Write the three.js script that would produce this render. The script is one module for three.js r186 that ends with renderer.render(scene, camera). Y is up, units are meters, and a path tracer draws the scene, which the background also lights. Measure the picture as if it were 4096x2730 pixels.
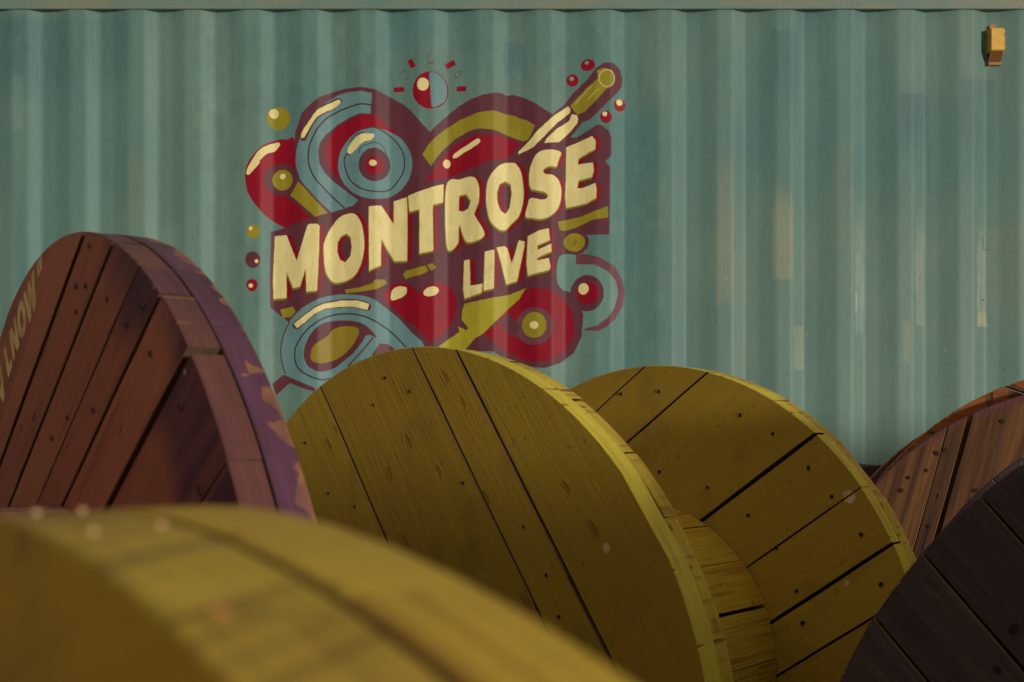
import * as THREE from 'three';
import { mergeGeometries } from 'three/addons/utils/BufferGeometryUtils.js';
import { RoundedBoxGeometry } from 'three/addons/geometries/RoundedBoxGeometry.js';

// ---------------------------------------------------------------- camera, sky, sun, exposure
const scene = new THREE.Scene();
const HC = 1.5, FP = 4263, HORIZON = 1750;               // eye height, focal length and horizon row in pixels of the 4096 x 2730 photograph
const camera = new THREE.PerspectiveCamera(2 * Math.atan(1365 / FP) * 180 / Math.PI, 1.5, 0.05, 400);
camera.position.set(0, HC, 0);
camera.setViewOffset(4096, 2730, 0, 1365 - HORIZON, 4096, 2730);
camera.focus = 3.1;
camera.userData.fStop = 5.8;

const renderer = new THREE.WebGLRenderer({ antialias: true });
renderer.toneMapping = THREE.LinearToneMapping;
renderer.toneMappingExposure = 0.95;
renderer.shadowMap.enabled = true;

{ // overcast night sky lit from below by the town: one smooth gradient, warm, brighter overhead
  const W = 64, H = 32, d = new Float32Array(W * H * 4);
  for (let j = 0; j < H; j++) {
    const el = ((j + 0.5) / H - 0.5) * Math.PI, s = Math.max(0, Math.sin(el)), L = 0.50 * (0.22 + 1.8 * s) / 2;
    for (let i = 0; i < W; i++) d.set([L * 1.0, L * 0.86, L * 0.66, 1], (j * W + i) * 4);
  }
  const t = new THREE.DataTexture(d, W, H, THREE.RGBAFormat, THREE.FloatType);
  t.mapping = THREE.EquirectangularReflectionMapping; t.magFilter = THREE.LinearFilter; t.needsUpdate = true;
  scene.background = t; scene.environment = t;
}
const sun = new THREE.DirectionalLight(new THREE.Color(1.0, 0.95, 0.82), 2.1);
sun.position.set(10.6, 2.15, 10.4);                       // a low floodlight far behind the photographer: light almost level, so what the near drums hide stays dark
sun.target.position.set(0, 1.2, -4);
sun.castShadow = true; sun.shadow.radius = 10; sun.shadow.mapSize.set(2048, 2048);
Object.assign(sun.shadow.camera, { left: -7, right: 7, top: 7, bottom: -7, near: 0.5, far: 40 });
scene.add(sun, sun.target);

// ---------------------------------------------------------------- helpers
let seed = 1234567;
const rnd = () => { seed = (seed * 1664525 + 1013904223) >>> 0; return seed / 4294967296; };
const rr = (a, b) => a + (b - a) * rnd();
const clamp = (x, a = 0, b = 1) => Math.min(b, Math.max(a, x));
const sstep = (a, b, x) => { const t = clamp((x - a) / (b - a)); return t * t * (3 - 2 * t); };
const NT = new Float32Array(65536); for (let i = 0; i < 65536; i++) NT[i] = rnd() * 2 - 1;
function vn(x, y) {                                       // smooth value noise, -1..1
  const ix = Math.floor(x), iy = Math.floor(y); let fx = x - ix, fy = y - iy;
  fx = fx * fx * (3 - 2 * fx); fy = fy * fy * (3 - 2 * fy);
  const h = (a, b) => NT[((a * 1619 + b * 31337 + ((a ^ (b << 3)) * 7919)) & 65535)];
  const a = h(ix, iy), b = h(ix + 1, iy), c = h(ix, iy + 1), d = h(ix + 1, iy + 1);
  return a + (b - a) * fx + (c - a) * fy + (a - b - c + d) * fx * fy;
}
const fbm = (x, y, o = 3) => { let s = 0, k = 0.5; for (let i = 0; i < o; i++) { s += k * vn(x, y); x = x * 2.03 + 17.3; y = y * 2.01 + 9.1; k *= 0.5; } return s; };
const mixc = (a, b, t) => [a[0] + (b[0] - a[0]) * t, a[1] + (b[1] - a[1]) * t, a[2] + (b[2] - a[2]) * t];

function dataTex(w, h, f, srgb = true) {                  // f(u, v) -> [r, g, b] 0..255
  const d = new Uint8Array(w * h * 4);
  for (let j = 0, o = 0; j < h; j++) for (let i = 0; i < w; i++, o += 4) {
    const c = f((i + 0.5) / w, (j + 0.5) / h);
    d[o] = clamp(c[0], 0, 255); d[o + 1] = clamp(c[1], 0, 255); d[o + 2] = clamp(c[2], 0, 255); d[o + 3] = 255;
  }
  const t = new THREE.DataTexture(d, w, h); t.magFilter = THREE.LinearFilter; t.minFilter = THREE.LinearFilter;
  t.wrapS = t.wrapT = THREE.RepeatWrapping;
  if (srgb) t.colorSpace = THREE.SRGBColorSpace;
  t.needsUpdate = true; return t;
}
const names = {};
const numbered = (n) => { names[n] = (names[n] ?? -1) + 1; return names[n] ? n + '_' + String(names[n]).padStart(3, '0') : n; };
function thing(name, label, category, pos = [0, 0, 0], turn = 0, group) {
  const o = new THREE.Group(); o.name = numbered(name); o.position.set(...pos); o.rotation.y = turn;
  o.userData = { label, category }; if (group) o.userData.group = group; scene.add(o); return o;
}
function part(name, geo, mat, parent, label) {
  const m = new THREE.Mesh(geo, mat); m.name = name; m.castShadow = m.receiveShadow = true; if (label) m.userData.label = label; parent.add(m); return m;
}
function partGroup(name, parent) { const g = new THREE.Group(); g.name = name; parent.add(g); return g; }
const box = (w, h, d, x, y, z, r = 0.004) => { const g = new RoundedBoxGeometry(w, h, d, 1, r); g.translate(x, y, z); return g; };

// ---------------------------------------------------------------- ground
{
  const asphalt = new THREE.MeshStandardMaterial({ roughness: 0.92,
    map: dataTex(512, 512, (u, v) => { const n = 62 + 22 * vn(u * 128, v * 128) + 14 * fbm(u * 6, v * 6); return [n, n * 0.98, n * 0.94]; }),
    bumpMap: dataTex(512, 512, (u, v) => { const n = 128 + 110 * vn(u * 128, v * 128); return [n, n, n]; }, false), bumpScale: 0.004 });
  const g = new THREE.PlaneGeometry(120, 120); g.rotateX(-Math.PI / 2);
  const uv = g.attributes.uv; for (let i = 0; i < uv.count; i++) uv.setXY(i, uv.getX(i) * 60, uv.getY(i) * 60);
  const m = new THREE.Mesh(g, asphalt); m.name = 'ground'; m.userData.kind = 'structure'; m.receiveShadow = true; scene.add(m);
}

// ---------------------------------------------------------------- shipping container
const WALL = 5.0, PX = WALL / FP;                          // distance of the wall, metres per photograph pixel on it
const wx = (p) => (p - 2048) * PX, wy = (p) => HC + (HORIZON - p) * PX;
const TOP = wy(38), BOT = 0.81, PLINTH = 0.66;
// where each outer flat of the corrugation starts, in photograph pixels
const flats = [277, 512, 738, 976, 1208, 1441, 1675, 1914, 2147, 2384, 2632, 2870, 3107, 3351, 3592, 3836, 4079];
for (let i = 0; i < 3; i++) flats.unshift(flats[0] - 232);
for (let i = 0; i < 3; i++) flats.push(flats[flats.length - 1] + 243);
const XL = wx(flats[0]) - 0.1, XR = wx(flats[flats.length - 1]) + 0.2;

// wall paint with gloss reflections painted in: colour in sRGB for a point given in photograph pixels
const PATCH_AND_GLINT = [ // x0, x1, y0, y1, edge softness top / bottom / side, colour, strength
  [2013, 2112, 158, 330, 3, 90, 4, [88, 124, 130], 0.75], [-60, 300, 60, 360, 30, 120, 60, [74, 110, 118], 0.7], [330, 520, 60, 330, 30, 110, 40, [80, 114, 116], 0.6],
  [3095, 3200, 118, 420, 6, 160, 12, [86, 120, 124], 0.55], [3600, 3720, 372, 560, 8, 80, 10, [88, 118, 124], 0.6], [3838, 3990, 310, 620, 8, 120, 8, [90, 120, 120], 0.5],
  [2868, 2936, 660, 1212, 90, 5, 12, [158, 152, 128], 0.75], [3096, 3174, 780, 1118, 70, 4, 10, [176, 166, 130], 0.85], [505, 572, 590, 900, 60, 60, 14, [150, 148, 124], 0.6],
  [3180, 3222, 1303, 1480, 3, 3, 3, [178, 172, 146], 0.8], [3612, 3640, 1280, 1450, 12, 12, 6, [182, 172, 140], 0.7], [3668, 3704, 900, 1302, 120, 3, 4, [186, 182, 162], 0.7],  // narrow strips on right-facing slopes are gloss reflections painted into the colour
  [3912, 3954, 940, 1306, 120, 3, 3, [192, 186, 166], 0.75], [3914, 3956, 1246, 1304, 3, 3, 3, [214, 188, 140], 0.6], [3424, 3462, 900, 1330, 160, 30, 5, [168, 178, 172], 0.6],  // slope strips again: painted gloss reflections, with some scraped paint
  [2200, 2420, 1180, 1500, 60, 60, 30, [124, 154, 146], 0.5], [40, 90, 300, 520, 20, 4, 10, [150, 168, 162], 0.35], [-40, 60, 800, 1300, 60, 60, 20, [150, 160, 146], 0.4],
  [3330, 3420, 560, 980, 20, 60, 10, [122, 142, 128], 0.6], [1440, 1500, 60, 420, 10, 90, 10, [120, 150, 142], 0.5], [640, 720, 900, 1300, 40, 60, 20, [138, 160, 146], 0.5],
  [3960, 4096, 900, 1260, 8, 70, 8, [136, 146, 130], 0.5], [2640, 2690, 300, 900, 60, 120, 10, [140, 160, 140], 0.4],
];
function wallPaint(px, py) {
  let c = [111, 142, 133];
  const n = fbm(px / 420, py / 620, 3), m = fbm(px / 90 + 40, py / 260, 3), st = vn(px / 7, py / 150), gr = vn(px / 3.2, py / 3.2) * 0.5 + vn(px / 9, py / 9) * 0.5;
  c = mixc(c, [120, 143, 130], clamp(m * 0.6 + 0.15)); c = mixc(c, [98, 140, 138], clamp(-n * 1.2 + 0.1));
  for (const [x0, x1, y0, y1, st0, sb, sx, k, w] of PATCH_AND_GLINT) {
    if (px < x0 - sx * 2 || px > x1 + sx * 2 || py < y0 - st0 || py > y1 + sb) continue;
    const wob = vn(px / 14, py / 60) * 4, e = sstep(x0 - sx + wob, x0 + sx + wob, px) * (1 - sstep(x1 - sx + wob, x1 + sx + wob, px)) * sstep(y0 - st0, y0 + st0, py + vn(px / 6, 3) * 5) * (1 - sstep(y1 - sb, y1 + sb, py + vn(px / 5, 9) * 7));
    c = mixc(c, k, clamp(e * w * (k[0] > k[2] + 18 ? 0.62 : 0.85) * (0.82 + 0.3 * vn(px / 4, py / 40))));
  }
  const k = 1 + 0.05 * n + 0.035 * m + 0.012 * st + 0.025 * gr;
  // fine scratches and rubbed spots
  const s1 = vn(px / 2.2 + py / 90, py / 30), sc = s1 > 0.97 ? 1.08 : 1;
  return [c[0] * k * sc, c[1] * k * sc, c[2] * k * sc];
}
function paintCanvas(w, h, x0, x1, y0, y1) {               // canvas showing photograph rectangle x0..x1, y0..y1 of the wall
  const cv = document.createElement('canvas'); cv.width = w; cv.height = h;
  const g = cv.getContext('2d'), im = g.createImageData(w, h), d = im.data;
  for (let j = 0, o = 0; j < h; j++) for (let i = 0; i < w; i++, o += 4) {
    const c = wallPaint(x0 + (x1 - x0) * (i + 0.5) / w, y0 + (y1 - y0) * (j + 0.5) / h);
    d[o] = c[0]; d[o + 1] = c[1]; d[o + 2] = c[2]; d[o + 3] = 255;
  }
  g.putImageData(im, 0, 0);
  return [cv, g];
}

// the mural, drawn in photograph pixels
function drawMural(g) {
  const PUR = '#6b3743', RED = '#9a0a27', TEA = '#71979a', OLI = '#a2922a', CRE = '#fae8a2', LIN = '#4a3039', LPU = '#7b4651';
  const T = { 1: [950, 180, 0.4464], 2: [1650, 180, 0.4464], 3: [950, 850, 0.4782], 4: [1700, 750, 0.4783] };
  const to = (z, p) => p.map(([x, y]) => [T[z][0] + T[z][2] * x, T[z][1] + T[z][2] * y]);
  const wob = (p, a = 0.9) => p.map(([x, y]) => [x + vn(x / 9, y / 9 + 50) * a, y + vn(x / 9 + 80, y / 9) * a]);
  const dense = (p, closed) => { const o = [], n = p.length; for (let i = 0; i < (closed ? n : n - 1); i++) { const a = p[i], b = p[(i + 1) % n], k = Math.max(1, Math.round(Math.hypot(b[0] - a[0], b[1] - a[1]) / 8)); for (let j = 0; j < k; j++) o.push([a[0] + (b[0] - a[0]) * j / k, a[1] + (b[1] - a[1]) * j / k]); } if (!closed) o.push(p[n - 1]); return o; };
  const spl = (p, closed) => { // Catmull-Rom through the points
    const o = [], n = p.length; for (let i = 0; i < (closed ? n : n - 1); i++) {
      const q = (k) => closed ? p[(k + n) % n] : p[Math.max(0, Math.min(n - 1, k))], a = q(i - 1), b = q(i), c = q(i + 1), d = q(i + 2);
      for (let j = 0; j < 8; j++) { const t = j / 8, t2 = t * t, t3 = t2 * t; o.push([0, 1].map((m) => 0.5 * (2 * b[m] + (c[m] - a[m]) * t + (2 * a[m] - 5 * b[m] + 4 * c[m] - d[m]) * t2 + (3 * b[m] - a[m] - 3 * c[m] + d[m]) * t3))); }
    } if (!closed) o.push(p[n - 1]); return o; };
  const path = (p, closed) => { g.beginPath(); p.forEach(([x, y], i) => i ? g.lineTo(x, y) : g.moveTo(x, y)); if (closed) g.closePath(); };
  const poly = (z, p, c) => { path(wob(dense(to(z, p), true)), true); g.fillStyle = c; g.fill(); };
  const blob = (z, p, c) => { path(wob(spl(to(z, p), true)), true); g.fillStyle = c; g.fill(); };
  const line = (z, p, c, w) => { path(wob(spl(to(z, p), false), 0.6), false); g.strokeStyle = c; g.lineWidth = w; g.lineCap = g.lineJoin = 'round'; g.stroke(); };
  const oval = (z, x, y, rx, ry, c, rot = 0) => { const p = []; for (let i = 0; i < 28; i++) { const a = i / 28 * 6.2832, X = rx * Math.cos(a), Y = ry * Math.sin(a); p.push([x + X * Math.cos(rot) - Y * Math.sin(rot), y + X * Math.sin(rot) + Y * Math.cos(rot)]); } blob(z, p, c); };

  // purple ground of the two lobes, the title band and the lower part
  blob(1, [[505, 845], [440, 836], [370, 833], [280, 862], [190, 925], [110, 1020], [72, 1100], [66, 1180], [75, 1270], [110, 1360], [170, 1445], [250, 1530], [340, 1590], [440, 1640], [560, 1620], [700, 1550], [600, 1200]], RED);
  poly(1, [[505, 860], [512, 770], [545, 690], [570, 610], [650, 530], [740, 455], [850, 405], [960, 378], [1110, 374], [1230, 395], [1350, 445], [1480, 520], [1560, 590], [1640, 690], [1730, 785], [1792, 850], [1792, 1700], [900, 1700], [650, 1545], [600, 1500], [480, 1360], [520, 1200]], PUR);
  poly(2, [[155, 785], [210, 720], [330, 600], [420, 530], [520, 480], [650, 440], [780, 420], [850, 440], [900, 432], [1000, 462], [1100, 520], [1190, 580], [1255, 620], [1370, 510], [1440, 420], [1560, 310], [1650, 200], [1720, 155], [1800, 155], [1860, 200], [1890, 280], [1880, 360], [1830, 430], [1700, 560], [1590, 665], [1530, 680], [1480, 740], [1420, 815], [1470, 820], [1560, 770], [1660, 710], [1700, 720], [1760, 770], [1785, 830], [1782, 990], [1728, 1040], [1775, 1100], [1770, 1260], [1765, 1700], [100, 1700], [100, 800]], PUR);
  poly(3, [[270, 155], [410, 115], [480, 85], [700, 20], [1000, -80], [1700, -80], [1700, 1150], [1000, 1150], [420, 915], [262, 790], [258, 560]], PUR);
  poly(4, [[-60, 0], [1545, 0], [1542, 270], [1320, 345], [1350, 380], [1368, 440], [1355, 510], [1300, 550], [1262, 560], [1125, 575], [1110, 805], [1150, 850], [1215, 870], [1300, 1000], [1325, 1060], [1310, 1250], [1250, 1380], [1130, 1470], [1000, 1512], [880, 1500], [700, 1450], [560, 1370], [300, 1380], [-60, 1380]], PUR);
  // left: ball in the red lobe, ring, target
  oval(1, 385, 1200, 155, 145, PUR); poly(1, [[440, 1080], [560, 1190], [600, 1290], [480, 1340]], PUR);
  poly(1, [[515, 1190], [835, 1500], [690, 1570], [430, 1345]], PUR);
  oval(1, 392, 1200, 93, 93, OLI); oval(1, 393, 1167, 26, 25, CRE);
  blob(1, [[75, 1140], [95, 1085], [140, 1010], [190, 940], [260, 890], [330, 862], [365, 868], [362, 895], [320, 940], [255, 970], [200, 1030], [185, 1070], [130, 1130], [100, 1160], [80, 1158]], CRE);
  poly(1, [[515, 1050], [520, 950], [545, 850], [580, 770], [650, 680], [720, 580], [790, 500], [880, 440], [980, 412], [1100, 408], [1205, 430], [1190, 615], [1090, 610], [1000, 640], [880, 705], [790, 790], [735, 870], [722, 960], [730, 1060], [770, 1130], [850, 1215], [950, 1290], [1080, 1390], [1030, 1435], [830, 1490], [700, 1370], [560, 1210], [525, 1110]], TEA);
  line(1, [[1195, 535], [1100, 527], [1000, 545], [900, 580], [800, 640], [740, 710], [690, 790], [650, 880], [632, 980], [640, 1080], [690, 1190], [780, 1290], [870, 1380], [950, 1450]], LIN, 5.6);
  blob(1, [[553, 830], [575, 760], [640, 660], [720, 560], [840, 478], [900, 462], [928, 485], [915, 510], [850, 560], [760, 620], [690, 690], [640, 790], [610, 850], [580, 860]], PUR);
  blob(1, [[565, 828], [580, 770], [640, 680], [710, 585], [810, 515], [890, 475], [915, 488], [905, 515], [850, 555], [760, 605], [690, 670], [630, 770], [600, 820], [575, 832]], CRE);
  blob(1, [[1190, 622], [1100, 625], [1000, 665], [900, 710], [830, 790], [790, 880], [775, 980], [800, 1070], [850, 1140], [900, 1175], [885, 1080], [900, 980], [960, 890], [1020, 800], [1100, 755], [1220, 735], [1320, 770], [1380, 800], [1405, 785], [1380, 740], [1320, 700], [1260, 645]], RED);
  oval(1, 1228, 1060, 335, 319, TEA);
  line(1, [[1225, 735], [1320, 775], [1400, 840], [1460, 920], [1490, 1010], [1478, 1130], [1400, 1250], [1330, 1300], [1230, 1312], [1120, 1290], [1040, 1240], [985, 1170], [948, 1050], [965, 970], [1000, 980]], LIN, 4.8);
  line(1, [[1000, 860], [1060, 800], [1130, 780]], LIN, 4); line(1, [[1090, 965], [1110, 910], [1230, 872], [1300, 905], [1330, 970]], LIN, 2.6);
  blob(1, [[980, 950], [985, 910], [1040, 840], [1110, 795], [1215, 795], [1222, 820], [1190, 850], [1120, 870], [1050, 940], [1000, 968]], CRE);
  oval(1, 1222, 1070, 138, 150, PUR); oval(1, 1225, 1080, 83, 83, RED); oval(1, 1212, 1055, 34, 28, CRE);
  poly(1, [[540, 1218], [800, 1500], [695, 1540], [465, 1340]], OLI);
  oval(1, 357, 645, 105, 102, OLI); oval(1, 315, 603, 42, 44, CRE);
  // half disc with rays
  oval(2, 160, 402, 160, 167, RED); blob(2, [[160, 240], [230, 260], [290, 320], [308, 400], [290, 480], [240, 530], [175, 555], [165, 480], [158, 380], [150, 300]], TEA); oval(2, 92, 350, 54, 58, CRE);
  for (const [x, y, w, h, r] of [[-128, 385, 48, 21, 0], [-10, 160, 38, 23, 1.1], [335, 158, 46, 24, -0.5], [437, 380, 44, 22, 0]]) { const q = [[-w, -h], [w, -h], [w, h], [-w, h]].map(([a, b]) => [x + a * Math.cos(r) - b * Math.sin(r), y + a * Math.sin(r) + b * Math.cos(r)]); poly(2, q, RED); }
  line(2, [[165, 75], [138, 85], [140, 140], [160, 162], [190, 155]], '#6d5548', 2); line(2, [[140, 150], [165, 164], [192, 150]], RED, 3);
  line(2, [[370, 265], [390, 230], [435, 225], [425, 250], [385, 280], [368, 268]], '#7d4a48', 3); line(2, [[-118, 250], [-88, 215], [-35, 243]], '#5c5a52', 2); line(2, [[-78, 288], [-45, 296]], '#5c5a52', 2);
  // right lobe, brush and bubbles
  poly(2, [[85, 980], [150, 880], [280, 750], [420, 660], [580, 605], [730, 585], [900, 620], [1030, 670], [1098, 720], [1060, 800], [1035, 845], [990, 855], [880, 810], [760, 765], [620, 745], [500, 765], [380, 830], [290, 910], [220, 1000], [165, 1085]], OLI);
  poly(2, [[120, 1222], [165, 1150], [230, 1050], [300, 960], [400, 880], [520, 815], [620, 800], [800, 810], [900, 840], [960, 880], [900, 960], [820, 1020], [700, 1030], [560, 1090], [400, 1150], [250, 1200]], RED);
  blob(2, [[358, 990], [375, 960], [450, 910], [520, 870], [580, 838], [602, 850], [600, 875], [530, 920], [460, 955], [400, 995], [370, 1003]], CRE); oval(2, 304, 1053, 33, 40, CRE);
  poly(2, [[1415, 530], [1560, 380], [1665, 300], [1655, 225], [1720, 203], [1790, 225], [1818, 290], [1800, 350], [1730, 400], [1640, 500], [1545, 590], [1480, 612], [1440, 565]], OLI);
  line(2, [[1740, 218], [1690, 245], [1672, 300], [1700, 355], [1760, 372], [1805, 330], [1808, 270], [1780, 228], [1740, 218]], '#dccf82', 4); line(2, [[1470, 505], [1610, 360]], '#cfc06a', 4); line(2, [[1575, 480], [1665, 392]], '#cfc06a', 4);
  poly(2, [[1395, 533], [1418, 560], [1415, 590], [1300, 690], [1200, 800], [1105, 890], [1090, 910], [1000, 950], [948, 968], [950, 945], [1050, 850], [1120, 765], [1280, 620]], CRE);
  poly(2, [[1430, 605], [1475, 615], [1490, 650], [1480, 690], [1420, 760], [1330, 850], [1310, 865], [1180, 880], [1200, 840], [1290, 750], [1410, 660]], CRE);
  for (const [x, y, rx, ry, dx, dy, r, c] of [[1573, 172, 62, 54, -8, -22, 17, '#8fae9f'], [1436, 302, 55, 55, -6, -14, 20, '#8fae9f'], [1860, 530, 52, 55, -2, -25, 29, CRE], [1735, 643, 54, 56, -10, -26, 22, CRE]]) { oval(2, x, y, rx, ry, RED); oval(2, x + dx, y + dy, r, r, c); }
  // lower band
  poly(3, [[890, 640], [1030, 625], [1130, 590], [1150, 560], [1230, 558], [1247, 590], [1165, 640], [1020, 665], [895, 672]], OLI); poly(3, [[1380, 515], [1400, 485], [1570, 445], [1600, 490], [1530, 520], [1400, 553]], OLI);
  poly(3, [[1585, 440], [1630, 425], [1660, 460], [1620, 490]], OLI); poly(3, [[345, 810], [455, 785], [480, 830], [440, 870], [370, 878]], OLI);
  for (const [x, y, rx, ry, c, dx, dy, r] of [[130, 160, 55, 58, OLI, -20, -27, 16], [125, 395, 62, 70, PUR, 32, 12, 17], [118, 608, 46, 52, RED, -10, 4, 18]]) { oval(3, x, y, rx, ry, c); oval(3, x + dx, y + dy, r, r, CRE); }
  // lower left ring
  blob(3, [[430, 905], [520, 815], [620, 750], [740, 698], [880, 680], [1010, 692], [1130, 722], [1240, 800], [1350, 890], [1450, 1000], [1560, 1120], [1500, 1300], [900, 1450], [640, 1490], [470, 1420], [388, 1340], [355, 1230], [355, 1120], [385, 1000]], TEA);
  line(3, [[425, 915], [375, 1020], [352, 1130], [358, 1240], [388, 1345]], LIN, 4); poly(3, [[275, 1435], [375, 1355], [440, 1385], [650, 1470], [640, 1500], [560, 1480], [430, 1425], [310, 1530]], PUR);
  line(3, [[1400, 1120], [1280, 1000], [1130, 900], [1000, 855], [880, 845], [760, 865], [640, 930], [540, 1030], [480, 1130], [475, 1230], [510, 1310], [600, 1370], [700, 1400], [760, 1385]], LIN, 5.6);
  blob(3, [[553, 1180], [575, 1080], [640, 980], [740, 915], [870, 900], [1000, 915], [1090, 960], [1160, 1045], [1085, 1025], [1040, 1085], [980, 1160], [900, 1225], [800, 1300], [700, 1332], [620, 1310], [570, 1260]], PUR);
  blob(3, [[610, 1180], [640, 1110], [740, 1035], [800, 970], [900, 948], [990, 960], [1015, 995], [990, 1060], [940, 1130], [850, 1210], [740, 1255], [660, 1260], [615, 1230]], '#a0882c');
  line(3, [[1130, 1050], [1030, 1170], [920, 1285]], PUR, 6); poly(3, [[1185, 1095], [1250, 1100], [1310, 1140], [1200, 1240], [1120, 1200]], PUR);
  blob(3, [[455, 930], [560, 850], [640, 790], [720, 750], [850, 722], [1000, 727], [1106, 762], [1092, 822], [950, 793], [850, 793], [730, 808], [640, 858], [560, 928], [490, 978]], PUR);
  poly(3, [[465, 930], [560, 860], [640, 800], [720, 760], [850, 732], [1000, 735], [1100, 765], [1085, 815], [950, 785], [850, 785], [730, 800], [640, 850], [560, 920], [490, 970]], CRE);
  // heart, leaf, record, right ring
  blob(4, [[-349, 928], [-328, 849], [-249, 797], [-169, 799], [-98, 838], [-48, 880], [10, 828], [60, 800], [150, 800], [215, 840], [255, 910], [262, 1000], [230, 1100], [160, 1210], [80, 1270], [31, 1282], [-69, 1179], [-168, 1100], [-289, 989]], RED);
  blob(3, [[1275, 690], [1290, 640], [1340, 615], [1400, 618], [1412, 640], [1405, 680], [1360, 710], [1285, 730]], CRE); oval(4, 50, 870, 66, 40, CRE, -0.3);
  oval(4, 935, 1150, 318, 310, RED); poly(4, [[483, 1218], [640, 1115], [760, 1260], [720, 1400], [580, 1300]], RED); oval(4, 915, 1160, 158, 158, LPU); poly(4, [[630, 1115], [690, 1050], [800, 1150], [770, 1260], [665, 1205]], PUR);
  poly(4, [[845, 838], [790, 930], [700, 1010], [650, 1060], [560, 1150], [480, 1230], [420, 1260], [330, 1360], [60, 1370], [180, 1275], [285, 1205], [275, 1160], [310, 1175], [340, 1195], [362, 1175], [305, 1105], [310, 1020], [330, 970], [500, 935], [700, 895]], '#b3a72f');
  oval(4, 915, 1150, 103, 108, OLI); oval(4, 912, 1150, 36, 33, CRE);
  blob(4, [[1262, 560], [1262, 632], [1360, 640], [1460, 665], [1530, 700], [1590, 770], [1618, 870], [1600, 980], [1530, 1090], [1440, 1155], [1340, 1185], [1330, 1040], [1240, 870], [1215, 870], [1110, 800], [1125, 575]], '#73978e');
  poly(4, [[1265, 560], [1320, 548], [1450, 580], [1590, 660], [1650, 760], [1678, 870], [1660, 980], [1590, 1100], [1520, 1170], [1450, 1200], [1340, 1195], [1340, 1178], [1440, 1155], [1530, 1090], [1590, 1000], [1620, 880], [1600, 780], [1530, 700], [1420, 645], [1265, 635]], LPU);
  oval(4, 1357, 882, 138, 152, PUR); oval(4, 1362, 885, 90, 92, RED); oval(4, 1328, 845, 43, 48, CRE);
  oval(4, 1260, 450, 112, 104, PUR); oval(4, 1253, 453, 89, 78, OLI); line(4, [[1245, 470], [1258, 430], [1268, 450], [1250, 475]], '#6d5b22', 3);
  poly(4, [[1108, 280], [1300, 240], [1530, 155], [1535, 250], [1400, 270], [1260, 330], [1170, 358], [1130, 350]], OLI);
  // lettering: red side, olive edge, cream face
  const L = [
    [3, [[300, 190], [400, 182], [490, 405], [585, 105], [600, 95], [665, 95], [682, 110], [680, 290], [663, 655], [575, 662], [568, 465], [520, 620], [458, 630], [400, 490], [400, 710], [290, 718], [285, 560]]],
    [3, [[930, 3], [985, 15], [1030, 80], [1052, 180], [1058, 280], [1040, 400], [990, 510], [920, 560], [850, 580], [790, 575], [735, 500], [720, 400], [717, 270], [740, 190], [780, 110], [850, 30]], [[905, 170], [940, 200], [952, 280], [940, 360], [895, 412], [850, 390], [825, 320], [830, 240], [860, 190]]],
    [3, [[1097, -52], [1200, -62], [1300, 90], [1302, -104], [1413, -136], [1418, 60], [1415, 400], [1305, 400], [1198, 215], [1195, 440], [1100, 487]]],
    [2, [[-43, 1345], [120, 1290], [275, 1237], [272, 1400], [182, 1432], [180, 1500], [186, 1842], [60, 1868], [62, 1470], [-30, 1490]]],
    [2, [[300, 1252], [430, 1193], [520, 1175], [570, 1200], [595, 1280], [592, 1400], [556, 1500], [562, 1534], [644, 1705], [487, 1761], [425, 1615], [412, 1640], [401, 1775], [305, 1800]], [[415, 1340], [480, 1330], [520, 1390], [500, 1460], [450, 1485], [410, 1475]]],
    [2, [[870, 1043], [920, 1050], [965, 1110], [985, 1200], [997, 1320], [985, 1430], [950, 1530], [880, 1600], [830, 1650], [770, 1645], [700, 1580], [670, 1480], [660, 1380], [665, 1270], [690, 1180], [760, 1090], [820, 1050]], [[835, 1208], [880, 1240], [890, 1320], [870, 1450], [832, 1505], [790, 1480], [760, 1400], [757, 1320], [780, 1240]]],
    [2, [[1330, 950], [1320, 1000], [1300, 1060], [1290, 1085], [1230, 1085], [1180, 1110], [1172, 1140], [1200, 1155], [1260, 1165], [1310, 1205], [1335, 1290], [1325, 1400], [1290, 1480], [1220, 1540], [1150, 1558], [1080, 1550], [1015, 1530], [1030, 1440], [1060, 1370], [1150, 1385], [1200, 1375], [1212, 1345], [1180, 1315], [1100, 1300], [1060, 1280], [1045, 1200], [1055, 1100], [1090, 1010], [1140, 955], [1230, 935]]],
    [2, [[1380, 905], [1480, 865], [1612, 812], [1640, 850], [1640, 930], [1530, 985], [1490, 1010], [1485, 1060], [1618, 1050], [1625, 1120], [1610, 1180], [1490, 1205], [1480, 1275], [1530, 1275], [1640, 1235], [1648, 1290], [1648, 1370], [1560, 1415], [1380, 1450], [1372, 1350], [1380, 1100]]],
    [4, [[325, 605], [372, 600], [378, 820], [480, 805], [475, 880], [330, 925], [318, 850]]], [4, [[500, 535], [580, 520], [575, 845], [490, 862]]],
    [4, [[600, 500], [665, 483], [690, 500], [725, 635], [785, 435], [833, 445], [830, 490], [770, 780], [680, 805], [640, 640]]],
    [4, [[860, 405], [950, 360], [1035, 340], [1045, 440], [940, 485], [942, 520], [1055, 470], [1060, 535], [945, 585], [935, 610], [1035, 590], [1050, 655], [1040, 690], [860, 735], [850, 630]]],
  ];
  const glyph = (z, o, h, c, dx, dy) => {
    g.beginPath();
    for (const p of [o, h]) if (p) { const q = wob(p.length > 12 && !(z === 3 && p.length === 17) && p !== L[7][1] && p !== L[11][1] ? spl(to(z, p), true) : dense(to(z, p), true), 0.7); q.forEach(([x, y], i) => i ? g.lineTo(x + dx, y + dy) : g.moveTo(x + dx, y + dy)); g.closePath(); }
    g.fillStyle = c; g.fill('evenodd');
  };
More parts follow.
